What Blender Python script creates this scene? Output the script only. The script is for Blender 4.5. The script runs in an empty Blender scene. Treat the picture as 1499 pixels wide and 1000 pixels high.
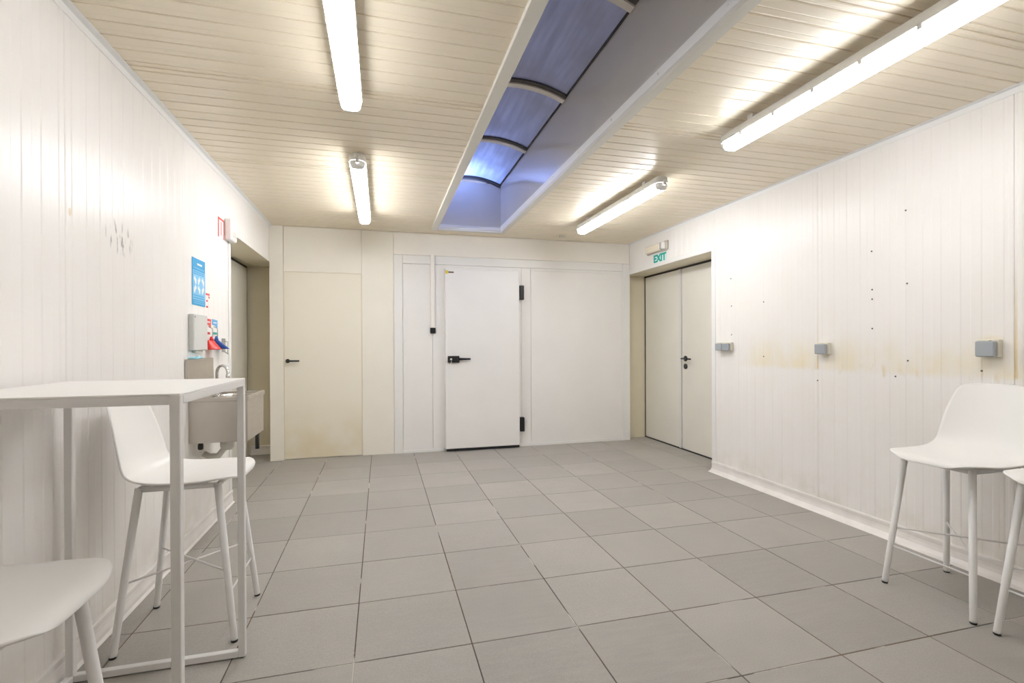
import bpy, math, random
from mathutils import Vector, Matrix
random.seed(7)
PI = math.pi
SC = bpy.context.scene
COL = SC.collection

# ------------------------------------------------------------------ camera
TH, PIT, ROL, FPX, DY, HC = 0.2609, -0.0025, 0.0044, 718.16, 7.26, 1.22
cam = bpy.data.cameras.new('camera')
cam_o = bpy.data.objects.new('camera', cam)
COL.objects.link(cam_o)
R_ = Vector((math.cos(TH), -math.sin(TH), 0))
U_ = Vector((-math.sin(PIT) * math.sin(TH), -math.sin(PIT) * math.cos(TH), math.cos(PIT)))
F_ = Vector((math.cos(PIT) * math.sin(TH), math.cos(PIT) * math.cos(TH), math.sin(PIT)))
cr = R_ * math.cos(ROL) - U_ * math.sin(ROL)
cu = R_ * math.sin(ROL) + U_ * math.cos(ROL)
m = Matrix((cr, cu, -F_)).transposed().to_4x4()
m.translation = Vector((0, 0, HC))
cam_o.matrix_world = m
cam.sensor_width = 36.0
cam.lens = 36.0 * FPX / 1499.0
cam.shift_y = DY / 1499.0
cam.clip_start = 0.02
SC.camera = cam_o

# ------------------------------------------------------------------ view, world, outdoor light
SC.view_settings.view_transform = 'Standard'
SC.view_settings.look = 'None'
SC.view_settings.gamma = 1.0
SC.view_settings.use_curve_mapping = False
SC.view_settings.exposure = 1.0
SC.cycles.use_denoising = True
SC.cycles.max_bounces = 12
SC.cycles.diffuse_bounces = 8
SC.cycles.transparent_max_bounces = 12
SC.cycles.sample_clamp_indirect = 8.0
LAMP = 15.0            # strength of the fluorescent diffusers

W = bpy.data.worlds.new('dusk_sky')
SC.world = W
W.use_nodes = True
nt = W.node_tree
nt.nodes.clear()
wo = nt.nodes.new('ShaderNodeOutputWorld')
bg = nt.nodes.new('ShaderNodeBackground')
tc = nt.nodes.new('ShaderNodeTexCoord')
sx = nt.nodes.new('ShaderNodeSeparateXYZ')
rp = nt.nodes.new('ShaderNodeValToRGB')
nt.links.new(tc.outputs['Generated'], sx.inputs[0])
nt.links.new(sx.outputs['Z'], rp.inputs[0])
nt.links.new(rp.outputs[0], bg.inputs[0])
nt.links.new(bg.outputs[0], wo.inputs[0])
e = rp.color_ramp.elements
e[0].position = 0.0; e[0].color = (0.55, 0.60, 0.80, 1)
e[1].position = 1.0; e[1].color = (0.18, 0.195, 0.33, 1)
k = e.new(0.35); k.color = (0.35, 0.38, 0.60, 1)
bg.inputs[1].default_value = 0.62

# unseen lamp added outdoors past the skylight's far end, for its blue glow
yl = bpy.data.lights.new('added_skylight_lamp', 'AREA')
yl.energy = 56.0
yl.color = (0.30, 0.46, 1.0)
yl.shape = 'DISK'
yl.size = 0.25
yl_o = bpy.data.objects.new('added_skylight_lamp', yl)
COL.objects.link(yl_o)
yl_o.location = (0.70, 5.50, 3.55)
yl_o.rotation_euler = (Vector((0.97, 5.15, 3.05)) - Vector((0.70, 5.50, 3.55))).to_track_quat('-Z', 'Y').to_euler()

# ------------------------------------------------------------------ materials
def mat(name, col, rough=0.5, metal=0.0, spec=0.5, bump=0.0, bscale=200.0, var=0.0, vscale=3.0, emit=None, coat=0.0):
    M = bpy.data.materials.new(name)
    M.use_nodes = True
    N = M.node_tree.nodes; L = M.node_tree.links
    b = N['Principled BSDF']
    b.inputs['Base Color'].default_value = (*col, 1)
    b.inputs['Roughness'].default_value = rough
    b.inputs['Metallic'].default_value = metal
    b.inputs['Specular IOR Level'].default_value = spec
    b.inputs['Coat Weight'].default_value = coat
    if emit:
        b.inputs['Emission Color'].default_value = (*emit[0], 1)
        b.inputs['Emission Strength'].default_value = emit[1]
    if var or bump:
        t = N.new('ShaderNodeTexCoord')
    if var:
        n = N.new('ShaderNodeTexNoise'); n.inputs['Scale'].default_value = vscale; n.inputs['Detail'].default_value = 5
        L.new(t.outputs['Object'], n.inputs['Vector'])
        h = N.new('ShaderNodeHueSaturation'); h.inputs['Color'].default_value = (*col, 1)
        mr = N.new('ShaderNodeMapRange')
        mr.inputs['From Min'].default_value = 0.3; mr.inputs['From Max'].default_value = 0.7
        mr.inputs['To Min'].default_value = 1 - var; mr.inputs['To Max'].default_value = 1 + var
        L.new(n.outputs['Fac'], mr.inputs['Value']); L.new(mr.outputs[0], h.inputs['Value'])
        L.new(h.outputs[0], b.inputs['Base Color'])
    if bump:
        n2 = N.new('ShaderNodeTexNoise'); n2.inputs['Scale'].default_value = bscale
        L.new(t.outputs['Object'], n2.inputs['Vector'])
        bm_ = N.new('ShaderNodeBump'); bm_.inputs['Strength'].default_value = bump; bm_.inputs['Distance'].default_value = 0.002
        L.new(n2.outputs['Fac'], bm_.inputs['Height']); L.new(bm_.outputs[0], b.inputs['Normal'])
    return M

class G:
    """tiny node graph helper"""
    def __init__(s, M):
        s.N = M.node_tree.nodes; s.L = M.node_tree.links
    def put(s, sock, v):
        if hasattr(v, 'links'): s.L.new(v, sock)
        else: sock.default_value = v
    def math(s, op, a, b=0.0, c=None, clamp=False):
        n = s.N.new('ShaderNodeMath'); n.operation = op; n.use_clamp = clamp
        s.put(n.inputs[0], a); s.put(n.inputs[1], b)
        if c is not None: s.put(n.inputs[2], c)
        return n.outputs[0]
    def step(s, v, a, b, lo=0.0, hi=1.0):
        n = s.N.new('ShaderNodeMapRange'); n.interpolation_type = 'SMOOTHSTEP'
        s.put(n.inputs['Value'], v)
        n.inputs['From Min'].default_value = a; n.inputs['From Max'].default_value = b
        n.inputs['To Min'].default_value = lo; n.inputs['To Max'].default_value = hi
        return n.outputs[0]
    def noise(s, vec, scale, detail=4.0, stretch=None):
        if stretch:
            m_ = s.N.new('ShaderNodeMapping'); m_.inputs['Scale'].default_value = stretch
            s.L.new(vec, m_.inputs['Vector']); vec = m_.outputs[0]
        n = s.N.new('ShaderNodeTexNoise'); n.inputs['Scale'].default_value = scale; n.inputs['Detail'].default_value = detail
        s.L.new(vec, n.inputs['Vector']); return n.outputs['Fac']
    def mix(s, f, a, b):
        n = s.N.new('ShaderNodeMix'); n.data_type = 'RGBA'
        s.put(n.inputs[0], f); s.put(n.inputs[6], a); s.put(n.inputs[7], b)
        return n.outputs[2]
    def pos(s):
        g = s.N.new('ShaderNodeNewGeometry'); return g.outputs['Position']
    def sep(s, v):
        n = s.N.new('ShaderNodeSeparateXYZ'); s.L.new(v, n.inputs[0]); return n.outputs

WALL = (0.875, 0.855, 0.835)
def wall_mat(name, side):
    M = mat(name, WALL, rough=0.30, spec=0.30)
    g = G(M); b = g.N['Principled BSDF']; p = g.pos(); x, y, z = g.sep(p)
    c = g.mix(g.step(g.noise(p, 1.6), 0.35, 0.7), (*WALL, 1), (0.86, 0.838, 0.805, 1))
    # grime near the floor
    low = g.math('MULTIPLY', g.step(z, 0.32, 0.05), g.step(g.noise(p, 7.0), 0.35, 0.75))
    c = g.mix(g.math('MULTIPLY', low, 0.45), c, (0.62, 0.54, 0.40, 1))
    if side == 'right':
        n1 = g.noise(p, 5.0, 5, (1, 1, 0.5)); n2 = g.noise(p, 26.0, 4, (1, 1.0, 0.35))
        band = g.math('MULTIPLY', g.step(z, 1.01, 1.06), g.step(z, 1.34, 1.07))
        rng = g.math('MULTIPLY', g.step(y, 3.8, 3.3), g.step(y, 0.6, 1.2))
        f = g.math('MULTIPLY', g.math('MULTIPLY', band, rng), g.step(n1, 0.25, 0.7))
        c = g.mix(g.math('MULTIPLY', f, 0.85), c, (0.83, 0.74, 0.52, 1))
        fine = g.math('MULTIPLY', g.math('MULTIPLY', g.math('MULTIPLY', g.step(z, 0.99, 1.03), g.step(z, 1.10, 1.06)), rng), g.step(n2, 0.55, 0.75))
        c = g.mix(g.math('MULTIPLY', fine, 0.6), c, (0.74, 0.63, 0.42, 1))
        wob = g.math('MULTIPLY', g.math('SUBTRACT', g.noise(p, 12.0, 3, (1, 0.1, 1)), 0.5), 0.008)
        for yy, w_, z_top, z_bot, al in ((1.730, 0.011, 1.75, 1.03, 0.75), (2.890, 0.006, 1.45, 1.03, 0.7), (2.895, 0.03, 1.14, 1.02, 0.3), (2.40, 0.016, 1.11, 1.0, 0.4), (1.80, 0.004, 0.55, 0.15, 0.5), (1.83, 0.07, 1.27, 1.22, 0.25)):
            d = g.step(g.math('ABSOLUTE', g.math('SUBTRACT', g.math('ADD', y, wob), yy)), w_, w_ * 0.2)
            v = g.math('MULTIPLY', g.step(z, z_bot, z_bot + 0.02), g.step(z, z_top, z_bot + 0.02))
            c = g.mix(g.math('MULTIPLY', g.math('MULTIPLY', d, v), al), c, (0.70, 0.53, 0.24, 1))
    if side == 'left':
        n1 = g.noise(p, 30.0, 6, (1, 1.8, 0.42)); n2 = g.noise(p, 9.0, 3)
        dy = g.math('DIVIDE', g.math('SUBTRACT', y, 2.60), 0.15); dz = g.math('DIVIDE', g.math('SUBTRACT', z, 1.71), 0.09)
        r2 = g.math('ADD', g.math('MULTIPLY', dy, dy), g.math('MULTIPLY', dz, dz))
        f = g.math('MULTIPLY', g.step(r2, 1.0, 0.1), g.step(n1, 0.55, 0.62))
        c = g.mix(g.math('MULTIPLY', f, 0.85), c, (0.30, 0.30, 0.31, 1))
        dy = g.math('DIVIDE', g.math('SUBTRACT', y, 2.235), 0.014); dz = g.math('DIVIDE', g.math('SUBTRACT', z, 1.735), 0.02)
        r2 = g.math('ADD', g.math('MULTIPLY', dy, dy), g.math('MULTIPLY', dz, dz))
        c = g.mix(g.math('MULTIPLY', g.step(r2, 1.0, 0.2), 0.8), c, (0.72, 0.58, 0.36, 1))
        dy = g.math('DIVIDE', g.math('SUBTRACT', y, 2.42), 0.12); dz = g.math('DIVIDE', g.math('SUBTRACT', z, 1.625), 0.03)
        r2 = g.math('ADD', g.math('MULTIPLY', dy, dy), g.math('MULTIPLY', dz, dz))
        c = g.mix(g.math('MULTIPLY', g.math('MULTIPLY', g.step(r2, 1.0, 0.2), g.step(n2, 0.5, 0.62)), 0.5), c, (0.62, 0.56, 0.38, 1))
    g.L.new(c, b.inputs['Base Color'])
    return M
M_wl = wall_mat('white_wall_sheet_left', 'left')
M_wr = wall_mat('white_wall_sheet_right', 'right')
M_wb = mat('white_back_panel', (0.87, 0.84, 0.79), 0.35, var=0.02)
def door_mat(name, base, low):
    M = mat(name, base, 0.35)
    g = G(M); b = g.N['Principled BSDF']; p = g.pos(); z = g.sep(p)[2]
    f = g.math('MULTIPLY', g.step(z, 0.75, 0.02), g.step(g.noise(p, 3.0, 5), 0.2, 0.75))
    g.L.new(g.mix(g.math('MULTIPLY', f, 0.8), (*base, 1), (*low, 1)), b.inputs['Base Color'])
    return M
M_wbc = mat('cream_back_panel', (0.87, 0.835, 0.755), 0.35, var=0.02)
M_cream = door_mat('cream_door', (0.86, 0.82, 0.71), (0.74, 0.63, 0.42))
M_cold = mat('cold_white_laminate', (0.86, 0.845, 0.83), 0.3, var=0.015)
M_trim = mat('white_trim', (0.84, 0.835, 0.82), 0.35)
M_trimgrey = mat('grey_white_trim', (0.70, 0.68, 0.62), 0.4)
M_base = mat('white_skirting', (0.85, 0.82, 0.79), 0.4, var=0.05, vscale=9)
M_ceil = mat('cream_ceiling_sheet', (0.82, 0.735, 0.58), 0.31, spec=0.75, var=0.02)
M_gdoor = mat('grey_door_paint', (0.78, 0.755, 0.68), 0.4, var=0.02)
M_jamb = mat('cream_jamb', (0.76, 0.70, 0.55), 0.4, var=0.03)
M_dark = mat('dark_gap', (0.03, 0.028, 0.025), 0.6)
M_black = mat('black_plastic', (0.012, 0.012, 0.013), 0.35)
M_white = mat('white_plastic', (0.86, 0.85, 0.83), 0.38, bump=0.03, bscale=300)
M_tube = mat('white_powder_coat', (0.80, 0.79, 0.78), 0.4)
M_table = mat('white_table_top', (0.88, 0.87, 0.85), 0.35)
M_greycap = mat('grey_socket_plastic', (0.36, 0.39, 0.42), 0.4)
M_creambox = mat('cream_socket_plastic', (0.74, 0.71, 0.60), 0.4)
M_box = mat('grey_white_enamel', (0.66, 0.67, 0.65), 0.35)
M_house = mat('light_grey_lamp_housing', (0.72, 0.71, 0.69), 0.45)
def lamp_mat(name, k_): return mat(name, (0.9, 0.9, 0.9), 0.3, emit=((0.955, 0.967, 1.0), LAMP * k_))
M_lamp = lamp_mat('lit_lamp_diffuser', 1.33)
M_lamp_right = lamp_mat('lit_lamp_diffuser_far_right', 1.16)
M_lamp_dim = lamp_mat('lit_lamp_diffuser_near_right', 0.82)  # both near battens are dimmed to balance near and far walls
M_lamp_dimmest = lamp_mat('lit_lamp_diffuser_near_left', 0.60)
M_lampend = mat('clear_lamp_end', (0.85, 0.85, 0.84), 0.15)
M_chrome = mat('chrome', (0.75, 0.75, 0.76), 0.12, metal=1.0)
M_red = mat('red_plastic', (0.75, 0.03, 0.02), 0.35)
M_blue = mat('blue_plastic', (0.03, 0.10, 0.42), 0.35)
M_poster = mat('blue_print', (0.015, 0.36, 0.72), 0.35)
M_poster2 = mat('light_blue_print', (0.20, 0.55, 0.86), 0.35)
M_paper = mat('white_print', (0.85, 0.87, 0.88), 0.4)
M_redprint = mat('red_print', (0.75, 0.06, 0.05), 0.4)
M_skyprint = mat('sky_blue_print', (0.10, 0.42, 0.75), 0.4)
M_teal = mat('teal_print', (0.0, 0.42, 0.34), 0.4)
M_paleteal = mat('pale_exit_film', (0.70, 0.88, 0.88), 0.4)
M_cloth = mat('blue_cloth', (0.30, 0.62, 0.75), 0.8, bump=0.3, bscale=60)
M_yellow = mat('yellow_print', (0.80, 0.62, 0.05), 0.4)
M_brown = mat('dark_brown_print', (0.10, 0.06, 0.03), 0.4)
M_emer = mat('cream_lamp_diffuser', (0.84, 0.765, 0.64), 0.35)
M_tray = mat('shaded_lamp_tray', (0.50, 0.45, 0.38), 0.4)  # edge shading of the cream lamp, put into the tray colour
M_clear = mat('clear_lens_plastic', (0.84, 0.82, 0.80), 0.15)
M_shaft = mat('grey_white_shaft_panel', (0.72, 0.69, 0.65), 0.16, var=0.02)
M_bar = mat('beige_aluminium_bar', (0.80, 0.75, 0.66), 0.45)
M_gasket = mat('dark_gasket', (0.075, 0.065, 0.058), 0.6)
M_wirez = mat('galvanised_wire', (0.5, 0.5, 0.5), 0.35, metal=0.8)
M_roof = mat('roof_felt', (0.12, 0.12, 0.12), 0.9)

def steel_mat():
    M = mat('brushed_stainless_steel', (0.47, 0.43, 0.39), 0.33, metal=0.9)
    g = G(M); b = g.N['Principled BSDF']; p = g.pos()
    n = g.noise(p, 40.0, 2, (0.2, 0.2, 4.0))
    c = g.mix(g.step(g.noise(p, 4.0), 0.3, 0.7), (0.60, 0.56, 0.51, 1), (0.55, 0.51, 0.465, 1))
    g.L.new(c, b.inputs['Base Color'])
    g.L.new(g.step(n, 0.3, 0.7, 0.28, 0.36), b.inputs['Roughness'])
    return M
M_steel = steel_mat()

def tile_mat():
    M = mat('grey_stone_tile', (0.3, 0.3, 0.3), 0.55)
    g = G(M); b = g.N['Principled BSDF']; p = g.pos()
    oi = g.N.new('ShaderNodeObjectInfo'); rnd = oi.outputs['Random']
    ad = g.N.new('ShaderNodeVectorMath'); ad.operation = 'ADD'
    cb = g.N.new('ShaderNodeCombineXYZ'); g.L.new(g.math('MULTIPLY', rnd, 17.0), cb.inputs[2])
    g.L.new(p, ad.inputs[0]); g.L.new(cb.outputs[0], ad.inputs[1]); v = ad.outputs[0]
    fine = g.noise(v, 190.0, 3); streak = g.noise(v, 13.0, 5, (0.55, 2.6, 1)); big = g.noise(v, 3.0, 3)
    base = g.mix(rnd, (0.35, 0.33, 0.298, 1), (0.44, 0.417, 0.378, 1))
    c = g.mix(g.step(streak, 0.25, 0.75, 0.0, 0.35), base, (0.51, 0.483, 0.44, 1))
    c = g.mix(g.step(big, 0.3, 0.7, 0.0, 0.25), c, (0.325, 0.308, 0.278, 1))
    c = g.mix(g.step(fine, 0.3, 0.7, 0.0, 0.28), c, (0.22, 0.215, 0.21, 1))
    g.L.new(c, b.inputs['Base Color'])
    g.L.new(g.step(streak, 0.2, 0.8, 0.42, 0.62), b.inputs['Roughness'])
    bm_ = g.N.new('ShaderNodeBump'); bm_.inputs['Strength'].default_value = 0.25; bm_.inputs['Distance'].default_value = 0.002
    g.L.new(g.math('ADD', fine, streak), bm_.inputs['Height']); g.L.new(bm_.outputs[0], b.inputs['Normal'])
    return M
M_tile = tile_mat()

def grout_mat():
    M = mat('stained_grout', (0.1, 0.09, 0.08), 0.9)
    g = G(M); b = g.N['Principled BSDF']; p = g.pos()
    n = g.noise(p, 3.5, 4); n2 = g.noise(p, 1.1, 2)
    c = g.mix(g.step(n2, 0.4, 0.62), (0.10, 0.09, 0.08, 1), (0.17, 0.11, 0.06, 1))
    c = g.mix(g.step(n, 0.56, 0.62), c, (0.62, 0.58, 0.52, 1))
    g.L.new(c, b.inputs['Base Color'])
    return M
M_grout = grout_mat()

def sheet_mat():
    M = bpy.data.materials.new('multiwall_polycarbonate'); M.use_nodes = True
    g = G(M); g.N.remove(g.N['Principled BSDF']); out = g.N['Material Output']; p = g.pos()
    n = g.noise(p, 18.0, 4, (1.6, 0.12, 0.3))
    n2 = g.noise(p, 3.0, 5)
    c = g.mix(g.step(n, 0.3, 0.7), (0.66, 0.68, 0.76, 1), (0.48, 0.50, 0.58, 1))
    c = g.mix(g.step(n2, 0.42, 0.7, 0, 0.5), c, (0.36, 0.36, 0.40, 1))
    tr = g.N.new('ShaderNodeBsdfTranslucent'); g.L.new(c, tr.inputs[0])
    df = g.N.new('ShaderNodeBsdfDiffuse'); df.inputs[0].default_value = (0.62, 0.62, 0.68, 1)
    gl = g.N.new('ShaderNodeBsdfGlossy'); gl.inputs['Roughness'].default_value = 0.3
    m1 = g.N.new('ShaderNodeMixShader'); m1.inputs[0].default_value = 0.40
    m2 = g.N.new('ShaderNodeMixShader'); m2.inputs[0].default_value = 0.05
    g.L.new(tr.outputs[0], m1.inputs[1]); g.L.new(df.outputs[0], m1.inputs[2])
    g.L.new(m1.outputs[0], m2.inputs[1]); g.L.new(gl.outputs[0], m2.inputs[2])
    g.L.new(m2.outputs[0], out.inputs['Surface'])
    return M
M_sheet = sheet_mat()

# ------------------------------------------------------------------ mesh helpers
class MB:
    def __init__(s): s.v = []; s.f = []; s.sm = []
    def add(s, v, f, smooth=False):
        o = len(s.v); s.v += [tuple(q) for q in v]
        s.f += [tuple(i + o for i in t) for t in f]; s.sm += [smooth] * len(f)
        return s
    def box(s, x0, x1, y0, y1, z0, z1, b=0.0):
        if b <= 0:
            v = [(x, y, z) for z in (z0, z1) for y in (y0, y1) for x in (x0, x1)]
            return s.add(v, [(0, 2, 3, 1), (4, 5, 7, 6), (0, 1, 5, 4), (2, 6, 7, 3), (0, 4, 6, 2), (1, 3, 7, 5)])
        # chamfered box, 24 verts
        c = [(x0, x1), (y0, y1), (z0, z1)]; V = []; idx = {}
        for i in (0, 1):
            for j in (0, 1):
                for k_ in (0, 1):
                    sgn = [(1 if q == 0 else -1) for q in (i, j, k_)]
                    for a in range(3):
                        p = [c[0][i], c[1][j], c[2][k_]]
                        for d in range(3):
                            if d != a: p[d] += sgn[d] * b
                        idx[(i, j, k_, a)] = len(V); V.append(tuple(p))
        F = []
        def q(*ks): F.append(tuple(idx[t] for t in ks))
        q((0, 0, 0, 0), (0, 0, 1, 0), (0, 1, 1, 0), (0, 1, 0, 0)); q((1, 0, 0, 0), (1, 1, 0, 0), (1, 1, 1, 0), (1, 0, 1, 0))
        q((0, 0, 0, 1), (1, 0, 0, 1), (1, 0, 1, 1), (0, 0, 1, 1)); q((0, 1, 0, 1), (0, 1, 1, 1), (1, 1, 1, 1), (1, 1, 0, 1))
        q((0, 0, 0, 2), (0, 1, 0, 2), (1, 1, 0, 2), (1, 0, 0, 2)); q((0, 0, 1, 2), (1, 0, 1, 2), (1, 1, 1, 2), (0, 1, 1, 2))
        for i in (0, 1):
            for j in (0, 1):
                q((i, j, 0, 0), (i, j, 1, 0), (i, j, 1, 1), (i, j, 0, 1))
                q((i, 0, j, 0), (i, 1, j, 0), (i, 1, j, 2), (i, 0, j, 2))
                q((0, i, j, 1), (1, i, j, 1), (1, i, j, 2), (0, i, j, 2))
                for k_ in (0, 1): pass
        for i in (0, 1):
            for j in (0, 1):
                for k_ in (0, 1): q((i, j, k_, 0), (i, j, k_, 1), (i, j, k_, 2))
        return s.add(V, F)
    def prism(s, poly, axis, a, b, smooth=False):
        """poly: 2D points; axis 'x','y','z' = extrusion axis; 2D maps to the two other axes in xyz order"""
        def P(u, w, t): return {'x': (t, u, w), 'y': (u, t, w), 'z': (u, w, t)}[axis]
        n = len(poly)
        V = [P(u, w, a) for u, w in poly] + [P(u, w, b) for u, w in poly]
        F = [(i, (i + 1) % n, n + (i + 1) % n, n + i) for i in range(n)]
        s.add(V, F, smooth)
        s.add(V[:n], [tuple(range(n))]); s.add(V[n:], [tuple(range(n))])
        return s
    def tube(s, pts, r, n=10, cap=True):
        pts = [Vector(p) for p in pts]; rs = r if isinstance(r, (list, tuple)) else [r] * len(pts)
        V = []; F = []; prev = None
        for i, p in enumerate(pts):
            t = (pts[min(i + 1, len(pts) - 1)] - pts[max(i - 1, 0)]).normalized()
            if prev is None:
                a = t.orthogonal().normalized()
            else:
                a = (prev - t * prev.dot(t)).normalized()
            prev = a; bb = t.cross(a)
            for k_ in range(n):
                an = 2 * PI * k_ / n
                V.append(p + (a * math.cos(an) + bb * math.sin(an)) * rs[i])
        for i in range(len(pts) - 1):
            for k_ in range(n):
                F.append((i * n + k_, i * n + (k_ + 1) % n, (i + 1) * n + (k_ + 1) % n, (i + 1) * n + k_))
        s.add(V, F, True)
        if cap:
            s.add(V[:n], [tuple(range(n - 1, -1, -1))]); s.add(V[-n:], [tuple(range(n))])
        return s
    def lathe(s, prof, c=(0, 0, 0), axis='z', n=20):
        V = []; F = []
        for r, h in prof:
            for k_ in range(n):
                an = 2 * PI * k_ / n; a, b = r * math.cos(an), r * math.sin(an)
                q = {'z': (a, b, h), 'x': (h, a, b), 'y': (a, h, b)}[axis]
                V.append((q[0] + c[0], q[1] + c[1], q[2] + c[2]))
        for i in range(len(prof) - 1):
            for k_ in range(n):
                F.append((i * n + k_, i * n + (k_ + 1) % n, (i + 1) * n + (k_ + 1) % n, (i + 1) * n + k_))
        s.add(V, F, True)
        if prof[0][0] > 1e-5: s.add(V[:n], [tuple(range(n))])
        if prof[-1][0] > 1e-5: s.add(V[-n:], [tuple(range(n))])
        return s
    def mesh(s, name):
        me = bpy.data.meshes.new(name)
        me.from_pydata(s.v, [], s.f); me.validate()
        if len(me.polygons) == len(s.sm): me.polygons.foreach_set('use_smooth', s.sm)
        import bmesh
        bm = bmesh.new(); bm.from_mesh(me)
        bmesh.ops.remove_doubles(bm, verts=bm.verts, dist=1e-6)
        bmesh.ops.recalc_face_normals(bm, faces=bm.faces)
        bm.to_mesh(me); bm.free()
        return me
    def build(s, name, M, parent=None):
        me = s.mesh(name); me.materials.append(M)
        return link(name, me, parent)
def link(name, me, parent=None):
    o = bpy.data.objects.new(name, me); COL.objects.link(o)
    if parent: o.parent = parent
    return o
def tag(o, label=None, cat=None, group=None, kind=None):
    if label: o['label'] = label
    if cat: o['category'] = cat
    if group: o['group'] = group
    if kind: o['kind'] = kind
    return o
def thing(name, loc, label, cat, group=None, rz=0.0):
    o = bpy.data.objects.new(name, None); COL.objects.link(o)
    o.location = loc; o.rotation_euler = (0, 0, rz); o.empty_display_size = 0.1
    return tag(o, label, cat, group)
def copy_tree(o, parent=None):
    c = o.copy(); COL.objects.link(c)
    if parent: c.parent = parent
    for ch in list(o.children): copy_tree(ch, c)
    return c
def bx(name, M, parent, *a): return MB().box(*a).build(name, M, parent)

# ------------------------------------------------------------------ room dimensions
XL, XR, YB, H = -1.139, 3.084, 5.694, 2.506
YF = -0.9                                   # wall behind the camera
LX, RX = -1.44, 3.38                        # planes of the recessed doors
LO, RO = 4.29, 4.075                        # near edges of the side openings
LE, RE = 6.10, 5.83                         # far jambs of the side openings
HO = 2.12                                   # height of the openings
SK0, SK1, SKF, SKN = 0.60, 1.31, 5.38, -0.60   # skylight shaft

# floor -------------------------------------------------------------
floor = bx('floor', M_grout, None, LX - 0.3, RX + 0.3, YF - 0.2, 6.4, -0.12, -0.0025)
tag(floor, 'grey stone tile floor with dark and pale grout joints', 'floor', kind='structure')
TX, TY, TX0, TY0 = 0.4617, 0.4546, -0.1071, 1.9798
gap = 0.0022
tcache = {}
i0 = math.floor((LX - TX0) / TX) ; i1 = math.ceil((RX - TX0) / TX)
j0 = math.floor((YF - TY0) / TY) ; j1 = math.ceil((LE - TY0) / TY)
for i in range(i0, i1):
    for j in range(j0, j1):
        xa, xb = max(LX, TX0 + i * TX + gap), min(RX, TX0 + (i + 1) * TX - gap)
        ya, yb = max(YF, TY0 + j * TY + gap), min(LE, TY0 + (j + 1) * TY - gap)
        if xb - xa < 0.01 or yb - ya < 0.01: continue
        key = (round(xb - xa, 3), round(yb - ya, 3))
        if key not in tcache:
            w_, d_ = key
            me = MB().box(-w_ / 2, w_ / 2, -d_ / 2, d_ / 2, -0.010, 0.0, 0.0012).mesh('floor_tile')
            me.materials.append(M_tile); tcache[key] = me
        t = link('floor_tile', tcache[key], floor)
        t.location = ((xa + xb) / 2, (ya + yb) / 2, random.uniform(-0.0008, 0.0))

# side walls -----------------------------------------------------------
PW, PP = 1.15, 0.0975
def rib_edges(first, lo, hi):
    """strip boundaries along a run of ribbed sheet panels whose joints sit at first + n*PW"""
    out = []; n = math.floor((lo - first) / PW) - 1
    while first + n * PW < hi + PW:
        j = first + n * PW
        es = [j] + [j + 0.04 + PP * k_ for k_ in range(12)]
        out += [(a, 'joint' if q == 0 else 'rib') for q, a in enumerate(es)]
        n += 1
    out = sorted(out)
    return out
def strip_poly(w, joint, low=0.0066):
    """cross section: along, out (0 = back, positive = into the room, face at 0.008); a flat raised half, an S step, a lower half"""
    g_ = 0.0018 if joint else 0.0
    h_ = w * 0.5; d = 0.008 - low
    P = [(g_, 0.0), (g_, low - 0.0004), (g_ + 0.0015, low + d * 0.1), (g_ + 0.0035, low + d * 0.5), (g_ + 0.006, 0.008 - d * 0.08), (g_ + 0.008, 0.008)]
    P += [(h_, 0.008), (h_ + 0.002, 0.008 - d * 0.08), (h_ + 0.0045, low + d * 0.5), (h_ + 0.007, low + d * 0.08), (h_ + 0.009, low)]
    return P + [(w, low), (w, 0.0)]

wl = MB()
wl.box(LX - 0.2, XL - 0.008, YF - 0.2, LO, -0.1, H + 0.15)
wl.box(LX - 0.2, XL - 0.008, LO, LE + 0.1, HO, H + 0.15)
wl.box(LX - 0.2, XL - 0.0, LE, LE + 0.2, -0.1, H + 0.15)
wl.box(XL, XL + 0.1, YB + 0.115, LE + 0.2, -0.1, H + 0.15)
wl.box(LX - 0.2, LX - 0.09, LO, LE + 0.1, -0.1, HO + 0.05)
wall_left = tag(wl.build('wall_left', M_jamb), 'left white ribbed sheet wall with recessed doorway near the far corner', 'wall', kind='structure')
wr = MB()
wr.box(XR + 0.008, RX + 0.2, YF - 0.2, RO, -0.1, H + 0.15)
wr.box(XR + 0.008, RX + 0.2, RO, LE + 0.1, HO, H + 0.15)
wr.box(XR + 0.0, RX + 0.2, RE, LE + 0.3, -0.1, H + 0.15)
wr.box(XR - 0.1, XR, YB + 0.115, LE + 0.3, -0.1, H + 0.15)
wr.box(RX + 0.09, RX + 0.2, RO, RE + 0.1, -0.1, HO + 0.05)
wall_right = tag(wr.build('wall_right', M_jamb), 'right white ribbed sheet wall with a yellowish stain band', 'wall', kind='structure')

def strips(side, first, opening):
    X = XL if side == 'l' else XR
    sg = 1 if side == 'l' else -1
    parent = wall_left if side == 'l' else wall_right
    M = M_wl if side == 'l' else M_wr
    es = rib_edges(first, YF, YB)
    for (a, k_), (b, _) in zip(es, es[1:]):
        if b <= YF or a >= YB or b - a < 0.004: continue
        pieces = []
        a2, b2 = max(a, YF), min(b, YB)
        if b2 <= opening: pieces = [(a2, b2, 0.0, H)]
        elif a2 >= opening: pieces = [(a2, b2, HO, H)]
        else: pieces = [(a2, opening, 0.0, H), (opening, b2, HO, H)]
        for p0, p1, z0, z1 in pieces:
            if p1 - p0 < 0.004: continue
            poly = strip_poly(p1 - p0, k_ == 'joint')
            # prism along z : 2D = (x, y)
            pl = [(X + sg * (o_ - 0.008), p0 + u) for u, o_ in poly]
            MB().prism(pl, 'z', z0, z1).build('wall_plank', M, parent)
strips('l', 2.205, LO)
strips('r', 1.735, RO)

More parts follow.
